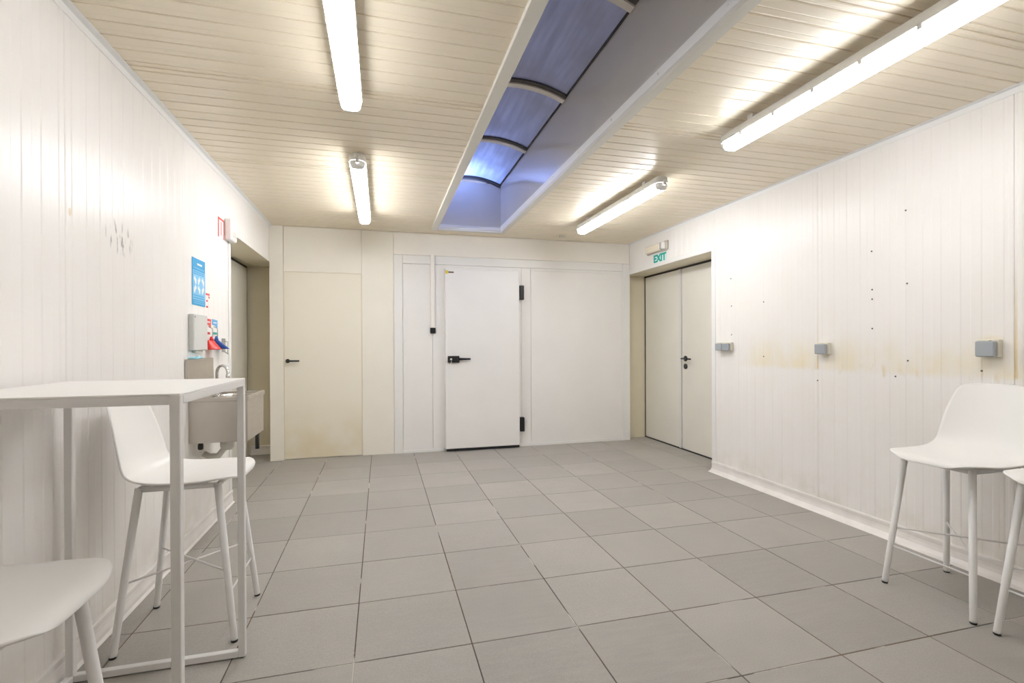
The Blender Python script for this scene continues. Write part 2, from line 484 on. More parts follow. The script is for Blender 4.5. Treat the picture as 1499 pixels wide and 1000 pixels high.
# small screw holes and plugs left in the right wall
for y, z in ((2.475, 1.571), (2.475, 1.509), (2.475, 1.318), (2.256, 1.584), (2.253, 1.116), (2.263, 2.029), (2.478, 1.82), (3.41, 1.572),
             (3.412, 1.117), (2.889, 0.953), (3.806, 1.818), (3.798, 1.568), (3.799, 1.307), (1.875, 1.073), (2.327, 1.016)):
    MB().lathe([(0.0055, 0.0), (0.005, -0.0025), (0.0, -0.003)], (XR - 0.0005, y, z), 'x', 10).build('screw_plug', mat('rusty_plug', (0.16, 0.13, 0.12), 0.5) if 'rusty_plug' not in bpy.data.materials else bpy.data.materials['rusty_plug'], wall_right)

# back wall -----------------------------------------------------------
wb = MB()
wb.box(XL, XR, YB + 0.012, YB + 0.11, -0.1, H + 0.1)
wall_back = tag(wb.build('wall_back', M_wb), 'far white panel wall holding the flush door and the cold room', 'wall', kind='structure')
def bp(x0, x1, z0, z1, M=M_wb, name='wall_panel', y=YB, t=0.016, b=0.0015):
    return bx(name, M, wall_back, x0, x1, y, y + t, z0, z1, b)
bp(XL, -1.006, 0, H, M_wbc, name='corner_post', y=YB - 0.012, t=0.03)
bp(-1.002, -0.204, 2.022, H, M_wbc)
bp(-0.20, 0.138, 0, H, M_wbc)
bp(0.142, XR, 2.254, H)
# cold room front: frame strips and inset panels
bp(0.142, 0.238, 0, 2.25, M_trim, 'frame_strip', YB - 0.008, 0.03)
bp(2.985, XR - 0.001, 0, 2.25, M_trim, 'frame_strip', YB - 0.008, 0.03)
bp(0.24, 2.983, 2.155, 2.25, M_trim, 'frame_strip', YB - 0.006, 0.03)
bp(0.242, 0.572, 0.03, 2.152, M_cold, 'cold_room_panel')
bp(0.576, 0.72, 0.03, 2.152, M_cold, 'cold_room_panel')
bp(0.72, 1.64, 0.03, 2.152, M_cold, 'cold_room_panel', YB + 0.004, 0.01)
bp(1.64, 1.756, 0.03, 2.152, M_cold, 'cold_room_panel')
bp(1.760, 2.981, 0.03, 2.152, M_cold, 'cold_room_panel')
bp(1.758, 2.985, 2.12, 2.153, M_trim, 'frame_strip', YB - 0.004, 0.02)
bp(2.967, 2.985, 0.03, 2.12, M_trim, 'frame_strip', YB - 0.004, 0.02)
bp(0.24, 0.70, 0.0, 0.03, M_trim, 'sill_strip', YB - 0.010, 0.03)
bp(1.60, 2.985, 0.0, 0.03, M_trim, 'sill_strip', YB - 0.010, 0.03)

# wall behind the camera
wf = tag(bx('wall_front', M_wb, None, LX - 0.2, RX + 0.2, YF - 0.2, YF, -0.1, H + 0.15), 'plain white wall behind the viewpoint', 'wall', kind='structure')

# ceiling ---------------------------------------------------------------
cl = MB()
z0c, z1c = H + 0.008, H + 0.11
cl.box(LX - 0.2, SK0 - 0.012, YF - 0.2, LE + 0.3, z0c, z1c)
cl.box(SK1 + 0.012, RX + 0.2, YF - 0.2, LE + 0.3, z0c, z1c)
cl.box(SK0 - 0.012, SK1 + 0.012, SKF + 0.012, LE + 0.3, z0c, z1c)
cl.box(SK0 - 0.012, SK1 + 0.012, YF - 0.2, SKN - 0.012, z0c, z1c)
cl.box(XL, SK0 - 0.05, YF, 0.9, H, z0c)
cl.box(SK1 + 0.045, XR, YF, 0.9, H, z0c)
ceiling = tag(cl.build('ceiling', M_ceil), 'cream ribbed sheet ceiling with a long skylight opening', 'ceiling', kind='structure')
es = rib_edges(2.618, 0.8, YB)
for (a, k_), (b, _) in zip(es, es[1:]):
    if b <= 0.9 or a >= YB or b - a < 0.004: continue
    a2, b2 = max(a, 0.9), min(b, YB)
    if b2 - a2 < 0.004: continue
    w_ = b2 - a2; g_ = 0.0015 if k_ == 'joint' else 0.0; q_ = 0.0068
    sec_ = [(g_, 0.0), (g_, 0.0042), (g_ + 0.0010, 0.0066), (g_ + 0.0030, 0.0078), (g_ + 0.006, 0.0080), (w_ * 0.5, 0.0080), (w_ * 0.5 + 0.005, 0.0070), (w_ * 0.5 + 0.007, 0.0080),
            (w_ - 0.0145, 0.0082), (w_ - 0.0125, 0.0078), (w_ - 0.0005, 0.0034), (w_, 0.0040), (w_, 0.0)]
    n0 = 0
    pl = [(a2 + u, H + 0.008 - o_) for u, o_ in sec_]
    spans = [(XL, SK0 - 0.05), (SK1 + 0.045, XR)] if a2 < SKF + 0.02 else [(XL, XR)]
    for x0, x1 in spans:
        mb_ = MB().prism(pl, 'x', x0, x1)
        for i in range(2, n0 - 1): mb_.sm[i] = True
        mb_.build('ceiling_slat', M_ceil, ceiling)

# skylight --------------------------------------------------------------
sky = thing('window_1', ((SK0 + SK1) / 2, SKF, H), 'long barrel vaulted skylight of bluish translucent sheets over a white shaft', 'skylight')
sky['kind'] = 'structure'
ZT = 3.02
def sk(name, mb, M):
    o = mb.build(name, M, sky); o.matrix_parent_inverse = Matrix.Translation(-Vector(((SK0 + SK1) / 2, SKF, H))); return o
sk('shaft_wall', MB().box(SK0 - 0.02, SK0, SKN, SKF, H - 0.0, ZT), M_shaft)
sk('shaft_wall', MB().box(SK1, SK1 + 0.02, SKN, SKF, H - 0.0, ZT), M_shaft)
sk('shaft_wall', MB().box(SK0 - 0.02, SK1 + 0.02, SKF, SKF + 0.02, H - 0.0, ZT + 0.01), M_shaft)
sk('shaft_wall', MB().box(SK0 - 0.02, SK1 + 0.02, SKN - 0.02, SKN, H - 0.0, ZT + 0.01), M_shaft)
fl0, fl1 = H - 0.022, H + 0.004
sk('rim_flange', MB().box(SK0 - 0.062, SK0 + 0.002, SKN - 0.06, SKF + 0.05, fl0, fl1, 0.002), M_trimgrey)
sk('rim_flange', MB().box(SK1 - 0.004, SK1 + 0.052, SKN - 0.06, SKF + 0.05, fl0, fl1, 0.002), M_trimgrey)
sk('rim_flange', MB().box(SK0 + 0.005, SK1 - 0.005, SKF - 0.004, SKF + 0.05, fl0, fl1, 0.002), M_trimgrey)
sk('rim_flange', MB().box(SK0 + 0.005, SK1 - 0.005, SKN - 0.06, SKN + 0.004, fl0, fl1, 0.002), M_trimgrey)
sk('rim_lip', MB().box(SK1 - 0.004, SK1 - 0.0005, SKN, SKF - 0.001, fl1, H + 0.052, 0.001), M_trim)
sk('rim_lip', MB().box(SK0 + 0.0005, SK0 + 0.004, SKN, SKF - 0.001, fl1, H + 0.052, 0.001), M_trim)
sk('rim_lip', MB().box(SK0 + 0.005, SK1 - 0.005, SKF - 0.004, SKF - 0.0005, fl1, H + 0.04, 0.001), M_trim)
for yy in (1.62, 2.12, 2.62, 3.12, 3.62, 4.12, 4.62):
    sk('lip_screw', MB().lathe([(0.006, 0.0), (0.005, -0.002), (0.0, -0.0025)], (SK1 - 0.004, yy, H + 0.028), 'x', 10), M_house)
XC, HW, RISE = (SK0 + SK1) / 2, (SK1 - SK0) / 2, 0.075
RAD = (HW * HW + RISE * RISE) / (2 * RISE); A0 = math.asin(HW / RAD)
def arc(dr=0.0, n=16, ext=0.0):
    return [(XC + (RAD + dr) * math.sin(t), ZT + RISE - RAD + (RAD + dr) * math.cos(t))
            for t in [-A0 - ext + 2 * (A0 + ext) * q / n for q in range(n + 1)]]
def vault(y0, y1, d0, d1, ext=0.0):
    o_, i_ = arc(d1, ext=ext), arc(d0, ext=ext)
    return MB().prism(o_ + i_[::-1], 'y', y0, y1)
bars = [SKF - 0.01 - q for q in (0.0, 1.0, 1.98, 3.0, 4.0, 5.0)] + [SKN]
for q, yb_ in enumerate(bars):
    if q == 0:
        sk('gable_bar', vault(yb_ - 0.02, yb_ + 0.03, -0.03, 0.012), M_gasket)
    elif q < len(bars) - 1:
        sk('arch_bar', vault(yb_ - 0.035, yb_ + 0.015, -0.022, 0.012), M_bar)
        sk('arch_gasket', vault(yb_ - 0.075, yb_ - 0.037, -0.012, 0.012), M_gasket)
for y1_, y0_ in zip(bars, bars[1:]):
    sk('vault_sheet', vault(y0_ + 0.016, y1_ - 0.02, 0.0, 0.008, 0.03), M_sheet)
sk('gutter_seal', MB().box(SK1 - 0.012, SK1 + 0.03, SKN, SKF, ZT - 0.004, ZT + 0.012), M_gasket)
sk('gutter_seal', MB().box(SK0 - 0.03, SK0 + 0.012, SKN, SKF, ZT - 0.004, ZT + 0.012), M_gasket)
# roof outside, so that daylight only comes through the vault
roof = MB()
roof.box(-3, SK0 - 0.03, -4, 9, 2.95, 3.0); roof.box(SK1 + 0.03, 5, -4, 9, 2.95, 3.0)
roof.box(SK0 - 0.03, SK1 + 0.03, SKF + 0.03, 9, 2.95, 3.0); roof.box(SK0 - 0.03, SK1 + 0.03, -4, SKN - 0.03, 2.95, 3.0)
sk('roof_deck', roof, M_roof)

# trims -------------------------------------------------------------------
def trim(n, mb, label, M=M_trim):
    return tag(mb.build('trim_%d' % n, M), label, 'trim', kind='structure')
trim(1, MB().prism([(XL, H), (XL + 0.032, H), (XL + 0.032, H - 0.003), (XL + 0.005, H - 0.005), (XL + 0.003, H - 0.034), (XL, H - 0.034)], 'y', YF, YB), 'white angle trim along the top of the left wall')
trim(2, MB().prism([(XR, H), (XR - 0.032, H), (XR - 0.032, H - 0.003), (XR - 0.005, H - 0.005), (XR - 0.003, H - 0.034), (XR, H - 0.034)], 'y', YF, YB), 'white angle trim along the top of the right wall')
trim(3, MB().box(XL, XL + 0.004, LO - 0.06, LO, 0.1, HO + 0.0, 0.001), 'white corner strip on the near edge of the left doorway')
trim(4, MB().box(XR - 0.004, XR, RO - 0.055, RO, 0.1, HO, 0.001), 'white corner strip on the near edge of the right doorway')
trim(5, MB().box(XR - 0.004, XR, RO - 0.055, YB - 0.01, HO, HO + 0.045, 0.001), 'white corner strip across the top of the right doorway')

# skirting -----------------------------------------------------------------
def skirt(toe):
    return [(0, 0), (0, 0.098), (0.010, 0.098), (0.013, 0.090), (0.011, 0.076), (0.009, 0.066), (0.010, 0.05), (0.014, 0.03), (toe * 0.55, 0.010), (toe, 0.002), (toe, 0)]
bl = MB().prism([(XL + a, z) for a, z in skirt(0.026)], 'y', YF, LO - 0.01)
tag(bl.build('baseboard_left', M_base), 'white coved skirting at the foot of the left wall', 'baseboard', kind='structure')
br = MB().prism([(XR - a, z) for a, z in skirt(0.056)], 'y', YF, RO - 0.005)
tag(br.build('baseboard_right', M_base), 'white coved skirting at the foot of the right wall', 'baseboard', kind='structure')
bb = MB().prism([(LE - a, z) for a, z in skirt(0.04)], 'x', LX + 0.02, XL - 0.01)
tag(bb.build('baseboard_back', M_base), 'short white skirting on the far jamb of the left doorway', 'baseboard', kind='structure')

# doors -----------------------------------------------------------------------
def at(o, mb, name, M):
    p = mb.build(name, M, o); p.matrix_parent_inverse = o.matrix_world.inverted() if False else Matrix.Translation(-Vector(o.location)); return p
d1 = thing('door_1', (LX, (LO + LE) / 2, 0), 'grey green sliding door deep in the left doorway beside the sink', 'door'); d1['kind'] = 'structure'
at(d1, MB().box(LX - 0.085, LX, LO + 0.0, LE - 0.06, 0.008, HO - 0.03, 0.003), 'door_leaf', M_gdoor)
at(d1, MB().box(LX - 0.08, LX - 0.012, LE - 0.06, LE, 0.0, HO), 'door_seal', M_dark)
at(d1, MB().box(LX - 0.08, LX - 0.012, LO, LE - 0.06, HO - 0.03, HO), 'door_seal', M_dark)

d2 = thing('door_2', (-0.6, YB, 0), 'cream flush door with black lever at the left of the far wall', 'door'); d2['kind'] = 'structure'
at(d2, MB().box(-0.999, -0.209, YB - 0.002, YB + 0.012, 0.012, 2.015, 0.002), 'door_leaf', M_cream)
hd = MB().tube([(-0.965, YB, 1.062), (-0.965, YB - 0.04, 1.062), (-0.955, YB - 0.048, 1.062), (-0.845, YB - 0.05, 1.062)], 0.0095, 10)
hd.lathe([(0.022, 0.0), (0.022, -0.008), (0.0, -0.009)], (-0.965, YB - 0.002, 1.062), 'y', 16)
at(d2, hd, 'lever_handle', M_black)
at(d2, MB().box(-1.006, -0.999, YB + 0.004, YB + 0.014, 0, 2.02), 'door_seal', M_jamb)
at(d2, MB().box(-0.209, -0.200, YB + 0.006, YB + 0.014, 0, 2.02), 'door_seal', M_jamb)
at(d2, MB().box(-1.0, -0.204, YB + 0.006, YB + 0.014, 2.015, 2.022), 'door_seal', M_jamb)

YD = 5.615
d3 = thing('door_3', (1.15, YB, 0), 'white insulated cold room door with black latch and hinges', 'door'); d3['kind'] = 'structure'
at(d3, MB().box(0.710, 1.592, YD, YB - 0.006, 0.032, 2.104, 0.006), 'door_leaf', M_cold)
at(d3, MB().box(0.722, 1.588, YD + 0.006, YB - 0.01, 0.006, 0.032), 'bottom_gasket', M_black)
at(d3, MB().box(0.724, 1.58, YB - 0.006, YB + 0.004, 0.032, 2.09), 'door_gasket', M_dark)
lt = at(d3, MB().box(0.735, 0.868, YD - 0.03, YD, 1.024, 1.100, 0.006), 'latch_plate', M_black)
MB().tube([(0.868, YD - 0.024, 1.064), (0.90, YD - 0.032, 1.064), (0.995, YD - 0.034, 1.064)], [0.014, 0.013, 0.011], 10).build('latch_lever', M_black, lt)
MB().lathe([(0.013, 0), (0.013, -0.006), (0, -0.007)], (0.772, YD - 0.03, 1.062), 'y', 14).build('lock_cylinder', M_chrome, lt)
kb = MB().box(0.770, 0.774, YD - 0.052, YD - 0.036, 1.040, 1.072); kb.box(0.768, 0.776, YD - 0.05, YD - 0.044, 1.005, 1.040)
kb.build('key', M_chrome, lt)
for zc in (1.85, 0.27):
    hg = at(d3, MB().box(1.606, 1.660, YB - 0.055, YB - 0.0, zc - 0.085, zc + 0.085, 0.006), 'hinge', M_black)
    MB().box(1.592, 1.612, YB - 0.045, YB - 0.02, zc - 0.05, zc + 0.05, 0.003).build('hinge_arm', M_black, hg)
lb = at(d3, MB().box(0.716, 0.747, YD - 0.002, YD, 2.043, 2.080), 'maker_label', M_yellow)
MB().box(0.748, 0.810, YD - 0.002, YD, 2.053, 2.068).build('label_band', M_brown, lb)

d4 = thing('door_4', (RX, 4.9, 0), 'grey double door with black lever in the right hand doorway', 'door'); d4['kind'] = 'structure'
at(d4, MB().box(RX, RX + 0.045, 5.046, RE - 0.018, 0.014, HO - 0.022, 0.002), 'door_leaf', M_gdoor)
at(d4, MB().box(RX, RX + 0.045, RO + 0.0, 4.995, 0.014, HO - 0.022, 0.002), 'door_leaf', M_gdoor)
at(d4, MB().box(RX - 0.014, RX + 0.02, 5.002, 5.044, 0.014, HO - 0.022, 0.003), 'cover_strip', M_house)
at(d4, MB().box(RX + 0.05, RX + 0.09, RO, RE, 0, HO), 'door_seal', M_dark)
at(d4, MB().box(RX - 0.004, RX + 0.03, RO, RE, 0, 0.010), 'threshold', M_dark)
at(d4, MB().box(RX - 0.004, RX + 0.05, RE - 0.018, RE, 0, HO), 'door_seal', M_dark)
at(d4, MB().box(RX - 0.004, RX + 0.05, RO, RE, HO - 0.022, HO), 'door_seal', M_dark)
lv = MB().tube([(RX, 4.926, 1.058), (RX - 0.05, 4.926, 1.058)], 0.010, 10)
lv.tube([(RX - 0.05, 4.945, 1.058), (RX - 0.05, 4.770, 1.056)], 0.0085, 10)
lv.lathe([(0.032, 0), (0.032, -0.01), (0, -0.012)], (RX - 0.0, 4.926, 1.058), 'x', 18)
at(d4, lv, 'lever_handle', M_black)
at(d4, MB().lathe([(0.031, 0), (0.031, -0.010), (0.012, -0.012), (0, -0.012)], (RX, 4.926, 0.968), 'x', 18), 'keyhole_plate', M_black)
at(d4, MB().box(XR + 0.01, RX, RE - 0.004, RE, 0, HO), 'jamb_lining', M_jamb)

# ------------------------------------------------------------------ bar stools
def lerp_prof(P, s):
    for (s0, *a), (s1, *b) in zip(P, P[1:]):
        if s <= s1:
            t = (s - s0) / (s1 - s0); return [u + (w - u) * t for u, w in zip(a, b)]
    return list(P[-1][1:])
def catmull(P, n):
    out = []
    for i in range(len(P) - 1):
        p0, p1, p2, p3 = P[max(i - 1, 0)], P[i], P[i + 1], P[min(i + 2, len(P) - 1)]
        for k_ in range(n):
            t = k_ / n
            out.append(tuple(0.5 * (2 * b + (c - a) * t + (2 * a - 5 * b + 4 * c - d) * t * t + (3 * b - a - 3 * c + d) * t ** 3)
                             for a, b, c, d in zip(p0, p1, p2, p3)))
    out.append(P[-1]); return out
# profile of the shell on its middle line: x forward, z up, half width, side lift, side forward wrap
PROF = [(0.222, 0.650, 0.075, 0.0, 0.0), (0.221, 0.658, 0.118, 0.0, 0.0), (0.213, 0.668, 0.152, 0.001, 0.0), (0.193, 0.674, 0.182, 0.002, 0.0), (0.158, 0.673, 0.203, 0.004, 0.0),
        (0.10, 0.667, 0.217, 0.007, 0.0), (0.02, 0.662, 0.221, 0.011, 0.0), (-0.06, 0.660, 0.220, 0.016, 0.0), (-0.13, 0.666, 0.217, 0.022, 0.004),
        (-0.175, 0.685, 0.214, 0.022, 0.016), (-0.205, 0.722, 0.211, 0.012, 0.030), (-0.222, 0.775, 0.206, 0.004, 0.036), (-0.236, 0.84, 0.197, 0.0, 0.036),
        (-0.250, 0.905, 0.184, 0.0, 0.033), (-0.262, 0.955, 0.171, 0.0, 0.029), (-0.270, 0.988, 0.155, 0.0, 0.024), (-0.274, 1.004, 0.132, 0.0, 0.018),
        (-0.276, 1.012, 0.095, 0.0, 0.010), (-0.277, 1.014, 0.045, 0.0, 0.003)]
def make_stool():
    t = thing('bar_stool', (0, 0, 0), 'stool', 'stool')
    rows = catmull(PROF, 4); nu = 24; V = []; F = []
    for x, z, hw, lift, wrap in rows:
        for q in range(nu + 1):
            u = -1 + 2 * q / nu; u = math.sin(u * PI / 2) * 0.35 + u * 0.65
            V.append((x + wrap * abs(u) ** 2.2, hw * u, z + lift * abs(u) ** 2.4))
    for r in range(len(rows) - 1):
        for q in range(nu):
            a = r * (nu + 1) + q
            F.append((a, a + 1, a + nu + 2, a + nu + 1))
    sh = MB().add(V, F, True).build('seat_shell', M_white, t)
    sm = sh.modifiers.new('thickness', 'SOLIDIFY'); sm.thickness = 0.007; sm.offset = 0.0; sm.use_even_offset = False
    legs = {}
    for fx in (1, -1):
        for fy in (1, -1):
            top = Vector((0.142 * fx, 0.146 * fy, 0.648)); foot = Vector((0.214 * fx, 0.194 * fy, 0.006))
            legs[(fx, fy)] = (top, foot)
            lg = MB().tube([top, foot + (top - foot) * 0.02, foot], [0.0145, 0.0135, 0.0132], 14).build('leg', M_tube, t)
            MB().lathe([(0.0125, 0.0), (0.0135, 0.003), (0.0135, 0.009), (0.0, 0.009)], (foot.x, foot.y, 0.0), 'z', 12).build('foot_cap', M_black, lg)
    fr = MB()
    c = [Vector((0.142, 0.146, 0.641)), Vector((-0.142, 0.146, 0.641)), Vector((-0.142, -0.146, 0.641)), Vector((0.142, -0.146, 0.641))]
    for a, b in zip(c, c[1:] + c[:1]): fr.tube([a, b], 0.011, 10)
    fr.box(-0.10, 0.10, -0.125, 0.125, 0.643, 0.650)
    fr.build('seat_frame', M_tube, t)
    def on(k_, z):
        top, foot = legs[k_]; return foot + (top - foot) * ((z - foot.z) / (top.z - foot.z))
    for a, b, z in (((1, 1), (-1, -1), 0.278), ((1, -1), (-1, 1), 0.286), ((1, 1), (1, -1), 0.195)):
        MB().tube([on(a, z), on(b, z)], 0.0042, 8).build('footrest_rod', M_tube, t)
    return t
GS = 'white shell bar stools'
stool = make_stool()
tag(stool, 'white shell bar stool tucked behind the high table beside the left wall', 'stool', GS)
stool.location = (-0.806, 2.450, 0)
def put_stool(x, y, rz, label):
    c = copy_tree(stool); c.location = (x, y, 0); c.rotation_euler = (0, 0, rz); tag(c, label, 'stool', GS); return c
put_stool(-0.864, 1.285, 0.0, 'white bar stool cut off by the left frame edge, in front of the high table')
put_stool(2.695, 1.735, PI, 'white bar stool against the right wall, its whole seat front in view')
put_stool(2.70, 1.265, PI, 'white bar stool cut off by the right frame edge, mostly out of view')

# ------------------------------------------------------------------ high table
tx0, tx1, ty0, ty1, tz = -1.108, -0.520, 1.495, 2.150, 1.095
tb = thing('bar_table', ((tx0 + tx1) / 2, (ty0 + ty1) / 2, 0), 'square white metal framed high bar table against the left wall', 'table')
S = 0.025
at(tb, MB().box(tx0, tx1, ty0, ty1, tz - 0.005, tz, 0.001), 'table_top', M_table)
for lx in (tx0, tx1 - S):
    for ly in (ty0, ty1 - S):
        at(tb, MB().box(lx, lx + S, ly, ly + S, 0.004, tz - 0.005, 0.002), 'leg', M_tube)
for ly in (ty0, ty1 - S):
    at(tb, MB().box(tx0 + S, tx1 - S, ly, ly + S, tz - 0.030, tz - 0.005, 0.002), 'top_rail', M_tube)
    at(tb, MB().box(tx0 + S, tx1 - S, ly, ly + S, 0.004, 0.004 + S, 0.002), 'floor_bar', M_tube)
for lx in (tx0, tx1 - S):
    at(tb, MB().box(lx, lx + S, ty0 + S, ty1 - S, tz - 0.030, tz - 0.005, 0.002), 'top_rail', M_tube)
at(tb, MB().box(tx0, tx0 + S, ty0 + S, ty1 - S, 0.004, 0.004 + S, 0.002), 'floor_bar', M_tube)
for lx in (tx0 + S / 2, tx1 - S / 2):
    for ly in (ty0 + S / 2, ty1 - S / 2):
        at(tb, MB().lathe([(0.008, 0), (0.008, 0.004)], (lx, ly, 0.0), 'z', 10), 'glide', M_black)

# ------------------------------------------------------------------ wash basin and what hangs above it
sx0, sx1, sy0, sy1, sz0, sz1 = XL + 0.001, -0.812, 3.405, 3.835, 0.625, 0.905
sk_ = thing('hand_basin', ((sx0 + sx1) / 2, (sy0 + sy1) / 2, sz0), 'wall hung stainless steel hand basin with chrome tap by the left doorway', 'basin')
b_ = MB()
w = 0.006
b_.box(sx0, sx1, sy0, sy0 + w, sz0, sz1 - 0.012); b_.box(sx0, sx1, sy1 - w, sy1, sz0, sz1 - 0.012)
b_.box(sx0, sx0 + w, sy0 + w, sy1 - w, sz0, sz1 - 0.012); b_.box(sx1 - w, sx1, sy0 + w, sy1 - w, sz0, sz1 - 0.012)
b_.box(sx0 + w, sx1 - w, sy0 + w, sy1 - w, sz0, sz0 + w)
at(sk_, b_, 'basin_body', M_steel)
# deck with an oval bowl
n = 28; cx_, cy_ = (sx0 + sx1) / 2 + 0.03, (sy0 + sy1) / 2
V = []; F = []
for q in range(n):
    an = 2 * PI * q / n; c_, s_ = math.cos(an), math.sin(an)
    kx = max(abs(c_), abs(s_)); hx, hy = (sx1 - sx0) / 2, (sy1 - sy0) / 2
    V.append(((sx0 + sx1) / 2 + hx * c_ / kx, cy_ + hy * s_ / kx, sz1 - 0.012))
for rr, zz in ((1.0, -0.012), (0.95, -0.02), (0.85, -0.10), (0.5, -0.15), (0.12, -0.155)):
    for q in range(n):
        an = 2 * PI * q / n
        V.append((cx_ + 0.12 * rr * math.cos(an), cy_ + 0.18 * rr * math.sin(an), sz1 + zz))
for r in range(5):
    for q in range(n): F.append((r * n + q, r * n + (q + 1) % n, (r + 1) * n + (q + 1) % n, (r + 1) * n + q))
F.append(tuple(5 * n + q for q in range(n)))
at(sk_, MB().add(V, F, False), 'bowl', M_steel)
rm = MB()
rm.box(sx1 - 0.012, sx1 + 0.008, sy0 - 0.006, sy1 + 0.006, sz1 - 0.026, sz1 + 0.004, 0.003)
rm.box(sx0, sx1 - 0.012, sy0 - 0.006, sy0 + 0.010, sz1 - 0.026, sz1 + 0.0, 0.003)
rm.box(sx0, sx1 - 0.012, sy1 - 0.010, sy1 + 0.006, sz1 - 0.026, sz1 + 0.0, 0.003)
at(sk_, rm, 'rim', M_steel)
at(sk_, MB().box(XL + 0.001, XL + 0.016, 3.352, 3.825, sz1 - 0.01, 1.143, 0.002), 'splashback', M_steel)
tp = MB()
tp.lathe([(0.024, 0.0), (0.024, 0.012), (0.014, 0.018), (0.014, 0.05), (0.011, 0.055)], (-1.05, 3.64, sz1 - 0.012), 'z', 16)
pts = [(-1.05, 3.64, sz1 + 0.04)] + [(-1.05 + 0.042 * (1 - math.cos(t)), 3.64 - 0.035 * (1 - math.cos(t)), 1.045 + 0.05 * math.sin(t)) for t in [PI * q / 12 for q in range(13)]] + [(-0.966, 3.57, 1.03)]
tp.tube(pts, 0.009, 12)
tp.lathe([(0.012, 0.0), (0.013, -0.02), (0.010, -0.022)], (-0.966, 3.57, 1.038), 'z', 14)
at(sk_, tp, 'tap', M_chrome)
at(sk_, MB().tube([(-1.0, 3.62, sz0), (-1.0, 3.62, 0.55), (-1.04, 3.62, 0.50), (-1.09, 3.62, 0.50), (-1.125, 3.62, 0.52)], 0.02, 12).lathe([(0.03, 0.0), (0.042, 0.02), (0.042, 0.075), (0.03, 0.085)], (-0.985, 3.62, 0.54), 'z', 18), 'drain_trap', M_trimgrey)
at(sk_, MB().lathe([(0.012, 0), (0.016, 0.008), (0.016, 0.03), (0.010, 0.045)], (-1.085, 3.44, sz0 - 0.045), 'z', 12), 'valve_knob', M_black)
at(sk_, MB().tube([(-0.845, 3.80, sz0), (-0.845, 3.80, 0.50)], 0.014, 12), 'knee_pipe', M_black)

# grey enamel wall box
wbx = thing('wall_box', (XL, 3.61, 1.31), 'flat light grey metal box on the left wall above the basin', 'box')
at(wbx, MB().box(XL + 0.001, XL + 0.032, 3.410, 3.653, 1.197, 1.422, 0.004), 'box_lid', M_box)
at(wbx, MB().lathe([(0.007, 0.0), (0.006, 0.003), (0, 0.0035)], (XL + 0.032, 3.428, 1.405), 'x', 12), 'screw', M_wirez)
at(wbx, MB().box(XL + 0.001, XL + 0.02, 3.48, 3.60, 1.182, 1.197, 0.002), 'bottom_lip', M_trimgrey)

# cloth on the splashback
V = []; F = []; nx, ny = 6, 16
for i in range(nx + 1):
    for j in range(ny + 1):
        u, v_ = i / nx, j / ny
        V.append((XL + 0.002 + 0.045 * u, 3.385 + 0.17 * v_, 1.1465 + 0.016 * math.sin(PI * u) * (0.5 + 0.5 * math.sin(9 * v_ + 3 * u)) * math.sin(PI * v_) ** 0.5 + 0.002))
for i in range(nx):
    for j in range(ny):
        a = i * (ny + 1) + j; F.append((a, a + 1, a + ny + 2, a + ny + 1))
ct = MB().add(V, F, True).build('folded_cloth', M_cloth)
ct.modifiers.new('thickness', 'SOLIDIFY').thickness = 0.004
tag(ct, 'crumpled pale blue cloth lying on the steel splashback', 'cloth')

# red and blue scoops hung under their stickers
def scoop(name, y, z, M, hy, label, wk=1.0):
    t = thing(name, (XL, y, z), label, 'scoop')
    prof = []
    V = []; F = []; n1, n2 = 10, 8
    for i in range(n1 + 1):
        s = i / n1; ww = (0.056 + 0.020 * s) * wk; zz = 0.004 - 0.062 * s
        for j in range(n2 + 1):
            a = PI * j / n2
            V.append((XL + 0.012 + (0.016 + 0.05 * s) * math.sin(a), y + hy * s + ww * math.cos(a), z + zz))
    for i in range(n1):
        for j in range(n2):
            q = i * (n2 + 1) + j; F.append((q, q + 1, q + n2 + 2, q + n2 + 1))
    bl_ = MB().add(V, F, True)
    o = at(t, bl_, 'bowl', M); o.modifiers.new('thickness', 'SOLIDIFY').thickness = 0.003
    at(t, MB().tube([(XL + 0.018, y, z + 0.002), (XL + 0.018, y, z + 0.03)], [0.014, 0.008], 10), 'handle', M)
    at(t, MB().tube([(XL + 0.001, y, z + 0.098), (XL + 0.024, y, z + 0.085), (XL + 0.026, y, z + 0.035), (XL + 0.012, y, z + 0.024)], 0.003, 8), 'hook', M_wirez)
    return t
scoop('red_scoop', 3.775, 1.258, M_red, 0.0, 'red plastic scoop hanging on a wire hook beside the grey box')
scoop('blue_scoop', 3.880, 1.262, M_blue, 0.085, 'blue plastic scoop hanging on a wire hook by the doorway edge', 0.62)
wh = MB().tube([(XL + 0.001, 4.10, 1.26), (XL + 0.03, 4.10, 1.255), (XL + 0.03, 4.10, 1.19), (XL + 0.05, 4.03, 1.165), (XL + 0.03, 3.985, 1.19)], 0.004, 8)
wh.box(XL + 0.0005, XL + 0.004, 4.06, 4.14, 1.18, 1.28, 0.001)
tag(wh.build('wire_holder', M_wirez), 'small galvanised wire holder right of the blue scoop', 'hook')
def flag(name, y0, y1, M, label):
    p = [(y0, 1.412), (y1, 1.408), (y1, 1.345), ((y0 + y1) / 2, 1.368), (y0, 1.372)]
    o = MB().prism(p, 'x', XL, XL + 0.0015).build(name, M); tag(o, label, 'sticker')
    MB().box(XL, XL + 0.0018, y0 + 0.02, y1 - 0.02, 1.384, 1.392).build('print_line', M_paper, o)
    return o
flag('red_sticker', 3.712, 3.825, M_redprint, 'red pennant shaped sticker above the red scoop')
flag('blue_sticker', 3.852, 3.962, M_skyprint, 'sky blue pennant shaped sticker above the blue scoop')
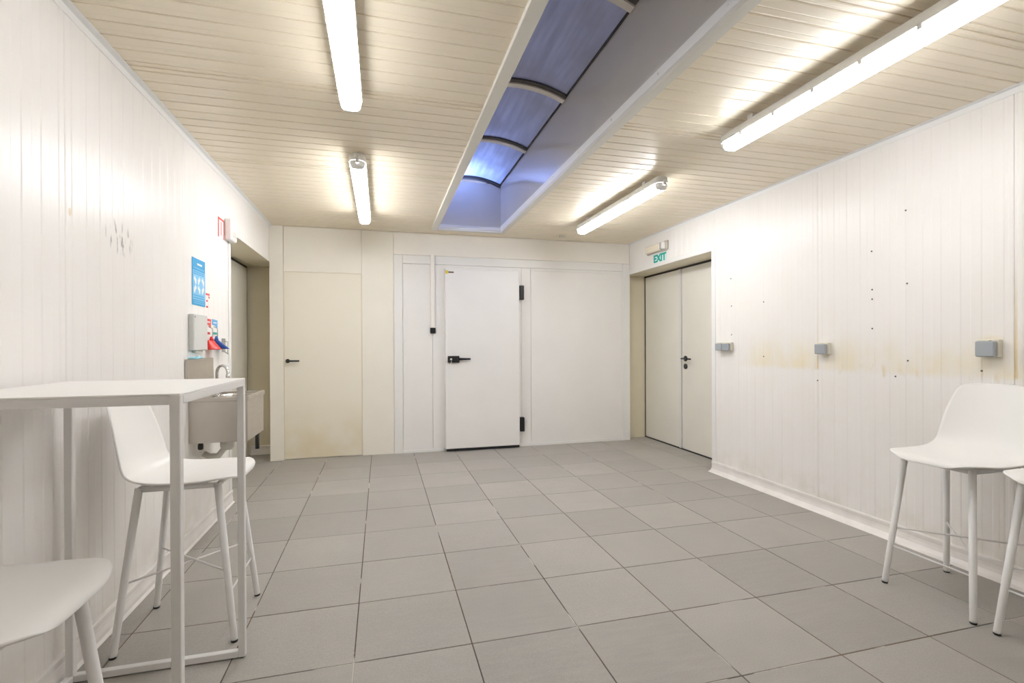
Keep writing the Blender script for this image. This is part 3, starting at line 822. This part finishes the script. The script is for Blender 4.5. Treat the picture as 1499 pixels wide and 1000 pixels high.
def dashes(name, y0, y1, z, M, label):
    o = MB()
    k_ = 4
    for q in range(k_):
        a = y0 + (y1 - y0) * q / k_; o.box(XL, XL + 0.0015, a, a + (y1 - y0) / k_ * 0.75, z - 0.008, z + 0.008)
    tag(o.build(name, M), label, 'label')
dashes('red_label', 3.725, 3.81, 1.311, M_redprint, 'thin strip of small red print just above the red scoop')
dashes('teal_label', 3.866, 3.955, 1.313, M_teal, 'thin strip of small teal print just above the blue scoop')

# hand washing poster
PY0, PY1, PZ0, PZ1 = 3.477, 3.710, 1.484, 1.784
ps = MB().box(XL, XL + 0.0015, PY0, PY1, PZ0, PZ1).build('hand_washing_poster', M_poster)
tag(ps, 'blue hand washing notice with six white hand pictures on the left wall', 'poster')
xp = XL + 0.0022
def prn(y0, y1, z0, z1, M, name='text_line'):
    MB().box(XL + 0.001, xp, PY0 + y0 * 0.233, PY0 + y1 * 0.233, PZ0 + z0 * 0.30, PZ0 + z1 * 0.30).build(name, M, ps)
prn(0.03, 0.97, 0.12, 0.74, M_poster2, 'picture_field')
xp = XL + 0.0028
prn(0.36, 0.74, 0.865, 0.905, M_paper, 'title_line')
for z in (0.785, 0.70, 0.66): prn(0.08, 0.92, z, z + 0.018, M_poster if z < 0.75 else M_poster2)
for z in (0.20, 0.15): prn(0.08, 0.92, z, z + 0.02, M_poster)
for z in (0.04, 0.08): prn(0.08, 0.92, z, z + 0.015, M_poster2)
for r, zc in enumerate((0.53, 0.34)):
    for q, yc in enumerate((0.2, 0.5, 0.8)):
        y, z = PY0 + yc * 0.233, PZ0 + zc * 0.30
        sg = 1 if (r + q) % 2 else -1
        hp = [(-0.020, -0.022), (-0.004, -0.026), (0.006, -0.008), (0.022, 0.004), (0.026, 0.018), (0.012, 0.014), (0.014, 0.028), (0.002, 0.026), (-0.010, 0.012), (-0.022, 0.006)]
        MB().prism([(y + sg * a, z + b) for a, b in hp], 'x', XL + 0.001, xp).build('hand_picture', M_paper, ps)
rn = thing('red_print', (XL, 3.76, 1.53), 'small red printed marks right of the blue poster', 'label')
for z, a, b in ((1.575, 3.725, 3.80), (1.556, 3.785, 3.80), (1.53, 3.735, 3.76), (1.49, 3.735, 3.765)):
    at(rn, MB().box(XL, XL + 0.0012, a, b, z - 0.006, z + 0.006), 'print_mark', M_redprint)

# fire notice and white alarm box beside the left doorway
fn = MB().box(XL, XL + 0.002, 3.985, 4.13, 2.02, 2.165).build('fire_notice', M_paper)
tag(fn, 'white notice with red border left of the white alarm box', 'sign')
for a in ((3.985, 4.005, 2.02, 2.165), (4.11, 4.13, 2.02, 2.165), (4.005, 4.11, 2.15, 2.165), (4.05, 4.065, 2.04, 2.14)):
    MB().box(XL + 0.0015, XL + 0.003, *a).build('red_border', M_redprint, fn)
ab = thing('alarm_box', (XL, 4.22, 2.1), 'white plastic alarm box at the top corner of the left doorway', 'alarm')
at(ab, MB().box(XL + 0.001, XL + 0.05, 4.145, 4.285, 2.03, 2.195, 0.008), 'casing', M_white)
at(ab, MB().box(XL + 0.05, XL + 0.054, 4.165, 4.265, 2.06, 2.10, 0.001), 'grille', M_trimgrey)

# ------------------------------------------------------------------ right wall fittings
def socket(name, y0, y1, z0, z1, lids, label, cat):
    t = thing(name, (XR, (y0 + y1) / 2, z0), label, cat)
    at(t, MB().box(XR - 0.030, XR, y0, y1, z0, z1, 0.004), 'back_box', M_creambox)
    n_ = lids; w_ = (y1 - y0) / n_
    for q in range(n_):
        at(t, MB().box(XR - 0.056, XR - 0.030, y0 + q * w_ + 0.004, y0 + (q + 1) * w_ - 0.004, z0 + 0.002, z1 - 0.010, 0.005), 'cover', M_greycap)
    for q in range(n_):
        at(t, MB().box(XR - 0.052, XR - 0.030, y0 + (q + 0.3) * w_, y0 + (q + 0.7) * w_, z1 - 0.010, z1 - 0.004, 0.001), 'hinge', M_creambox)
    return t
socket('switch_box', 3.775, 3.965, 1.160, 1.238, 2, 'grey double surface switch beside the right doorway', 'switch')
socket('socket_box', 2.775, 2.872, 1.145, 1.228, 1, 'small grey surface socket in the middle of the right wall', 'socket')
socket('socket_box', 1.783, 1.878, 1.147, 1.240, 1, 'larger looking grey surface socket above the right wall stool', 'socket')

el = thing('emergency_lamp', (XR, 5.02, 2.32), 'cream emergency lamp above the right double door', 'lamp')
at(el, MB().box(XR - 0.026, XR, 4.80, 5.23, 2.276, 2.380, 0.008), 'base_tray', M_tray)
at(el, MB().box(XR - 0.062, XR - 0.022, 4.90, 5.215, 2.286, 2.370, 0.012), 'diffuser', M_emer)
at(el, MB().box(XR - 0.062, XR - 0.022, 4.815, 4.872, 2.286, 2.370, 0.010), 'lens_end', M_clear)
at(el, MB().box(XR - 0.058, XR - 0.022, 4.872, 4.90, 2.290, 2.366, 0.001), 'lens_clip', M_greycap)

es_ = MB().box(XR - 0.002, XR, 4.845, 5.112, 2.165, 2.262).build('exit_sign', M_paleteal)
tag(es_, 'teal EXIT lettering stuck under the emergency lamp', 'sign')
cu_ = bpy.data.curves.new('exit_letters', 'FONT'); cu_.body = 'EXIT'; cu_.align_x = 'CENTER'; cu_.align_y = 'CENTER'
cu_.size = 1.0; cu_.extrude = 0.002; cu_.offset = 0.045
to = bpy.data.objects.new('exit_letters', cu_); COL.objects.link(to)
bpy.context.view_layer.update()
dm = to.dimensions.copy()
me = bpy.data.meshes.new_from_object(to.evaluated_get(bpy.context.evaluated_depsgraph_get()))
bpy.data.objects.remove(to)
xs = [v.co.x for v in me.vertices]; ys = [v.co.y for v in me.vertices]
ax, bx_, ay, by = min(xs), max(xs), min(ys), max(ys)
for v in me.vertices:
    u = (v.co.x - ax) / (bx_ - ax); q = (v.co.y - ay) / (by - ay)
    v.co = Vector((XR - 0.003 - (0.0008 if v.co.z > 0 else -0.0006), 5.108 - u * 0.258, 2.169 + q * 0.089))
me.materials.clear(); me.materials.append(M_teal)
link('exit_letters', me, es_)

# ------------------------------------------------------------------ cable trunking by the cold room door
tr_ = thing('cable_trunking', (0.573, YB, 1.37), 'vertical white cable trunking ending in a small black box left of the cold room door', 'trunking')
at(tr_, MB().box(0.552, 0.598, YB - 0.036, YB - 0.006, 1.425, 2.262, 0.003), 'duct', M_wb)
at(tr_, MB().box(0.546, 0.606, YB - 0.038, YB - 0.001, 1.360, 1.424, 0.004), 'switch_case', M_black)
at(tr_, MB().box(0.565, 0.587, YB - 0.042, YB - 0.038, 1.378, 1.408, 0.001), 'rocker', M_black)

# ceiling disc
cd = thing('ceiling_vent', (2.055, 5.41, H), 'small round flat vent on the ceiling near the far right corner', 'vent')
at(cd, MB().lathe([(0.068, 0.0), (0.066, -0.006), (0.052, -0.010), (0.05, -0.006), (0.0, -0.006)], (2.055, 5.41, H), 'z', 28), 'ring', M_ceil)
at(cd, MB().lathe([(0.034, 0.0), (0.034, -0.012), (0.0, -0.014)], (2.055, 5.41, H - 0.006), 'z', 24), 'plug', M_creambox)

# ------------------------------------------------------------------ fluorescent fixtures
def stadium(L_, w_, z, n=10):
    r = w_ / 2; out = []
    for s in (1, -1):
        for q in range(n + 1):
            a = -PI / 2 * 0 + PI * q / n
            out.append((s * r * math.cos(a), s * (L_ / 2 - r + r * math.sin(a)), z))
    return out
def loft(rings, cap0=True, cap1=True):
    V = [p for r in rings for p in r]; n_ = len(rings[0]); F = []
    for i in range(len(rings) - 1):
        for q in range(n_): F.append((i * n_ + q, i * n_ + (q + 1) % n_, (i + 1) * n_ + (q + 1) % n_, (i + 1) * n_ + q))
    mb = MB().add(V, F, True)
    if cap0: mb.add(rings[0], [tuple(range(n_))])
    if cap1: mb.add(rings[-1], [tuple(range(n_))])
    return mb
def make_light():
    """origin: on the ceiling at the middle of the fixture; long axis = y"""
    t = thing('light_fixture', (0, 0, H), 'x', 'light')
    Lf, wf_ = 1.60, 0.108
    loft([stadium(Lf - 0.02, wf_ - 0.03, -0.028), stadium(Lf, wf_ - 0.008, -0.036), stadium(Lf, wf_, -0.072), stadium(Lf, wf_, -0.078)]).build('housing', M_house, t)
    # lit cover: the length between the two unlit end caps
    r = [(0.049, -0.0785), (0.048, -0.096), (0.043, -0.112), (0.032, -0.122), (0.0, -0.125)]
    sec = [(-a, z) for a, z in r] + [(a, z) for a, z in r[-2::-1]]
    MB().prism(sec, 'y', -Lf / 2 + 0.05, Lf / 2 - 0.05, True).build('diffuser', M_lamp, t)
    for s in (1, -1):
        V = []; n_ = len(sec); k_ = 6; F = []
        for i in range(k_ + 1):
            a = i / k_ * PI / 2; f = max(0.12, math.cos(a))
            for x, z in sec:
                V.append((x * f, s * (Lf / 2 - 0.05 + 0.045 * math.sin(a)), -0.0785 + (z + 0.0785) * (0.45 + 0.55 * f)))
        for i in range(k_):
            for q in range(n_ - 1): F.append((i * n_ + q, i * n_ + q + 1, (i + 1) * n_ + q + 1, (i + 1) * n_ + q))
        MB().add(V, F, True).build('end_cap', M_lampend, t)
        MB().box(-0.03, 0.03, s * 0.55 - 0.02, s * 0.55 + 0.02, -0.0285, 0.0).build('ceiling_bracket', M_house, t)
        MB().box(-0.010, 0.010, s * (Lf / 2 - 0.002), s * (Lf / 2 + 0.005), -0.098, -0.066, 0.002).build('clip', M_house, t)
        for y in (-0.60, -0.36, -0.12, 0.12, 0.36, 0.60):
            MB().box(s * 0.0485 - 0.0055, s * 0.0485 + 0.0055 + s * 0.002, y - 0.010, y + 0.010, -0.094, -0.060, 0.002).build('clip', M_house, t)
    return t
GL = 'fluorescent battens on the ceiling'
lf = make_light()
YL_ = (4.13, 1.80)
lf.location = (-0.143, YL_[0], H); tag(lf, 'lit fluorescent batten left of the skylight, the far one near the back wall', 'light', GL)
def relamp(root, M):
    for ch in root.children:
        if ch.name.startswith('diffuser'):
            ch.data = ch.data.copy(); ch.data.materials[0] = M
for x, y, lab, M in ((-0.138, YL_[1], 'lit fluorescent batten left of the skylight, the near one cut by the top edge', M_lamp_dimmest),
                     (2.04, 4.03, 'lit fluorescent batten right of the skylight, the far one before the double door', M_lamp_right),
                     (2.03, 1.76, 'lit fluorescent batten right of the skylight, the large near one', M_lamp_dim)):
    c = copy_tree(lf); c.location = (x, y, H); tag(c, lab, 'light', GL)
    if M: relamp(c, M)
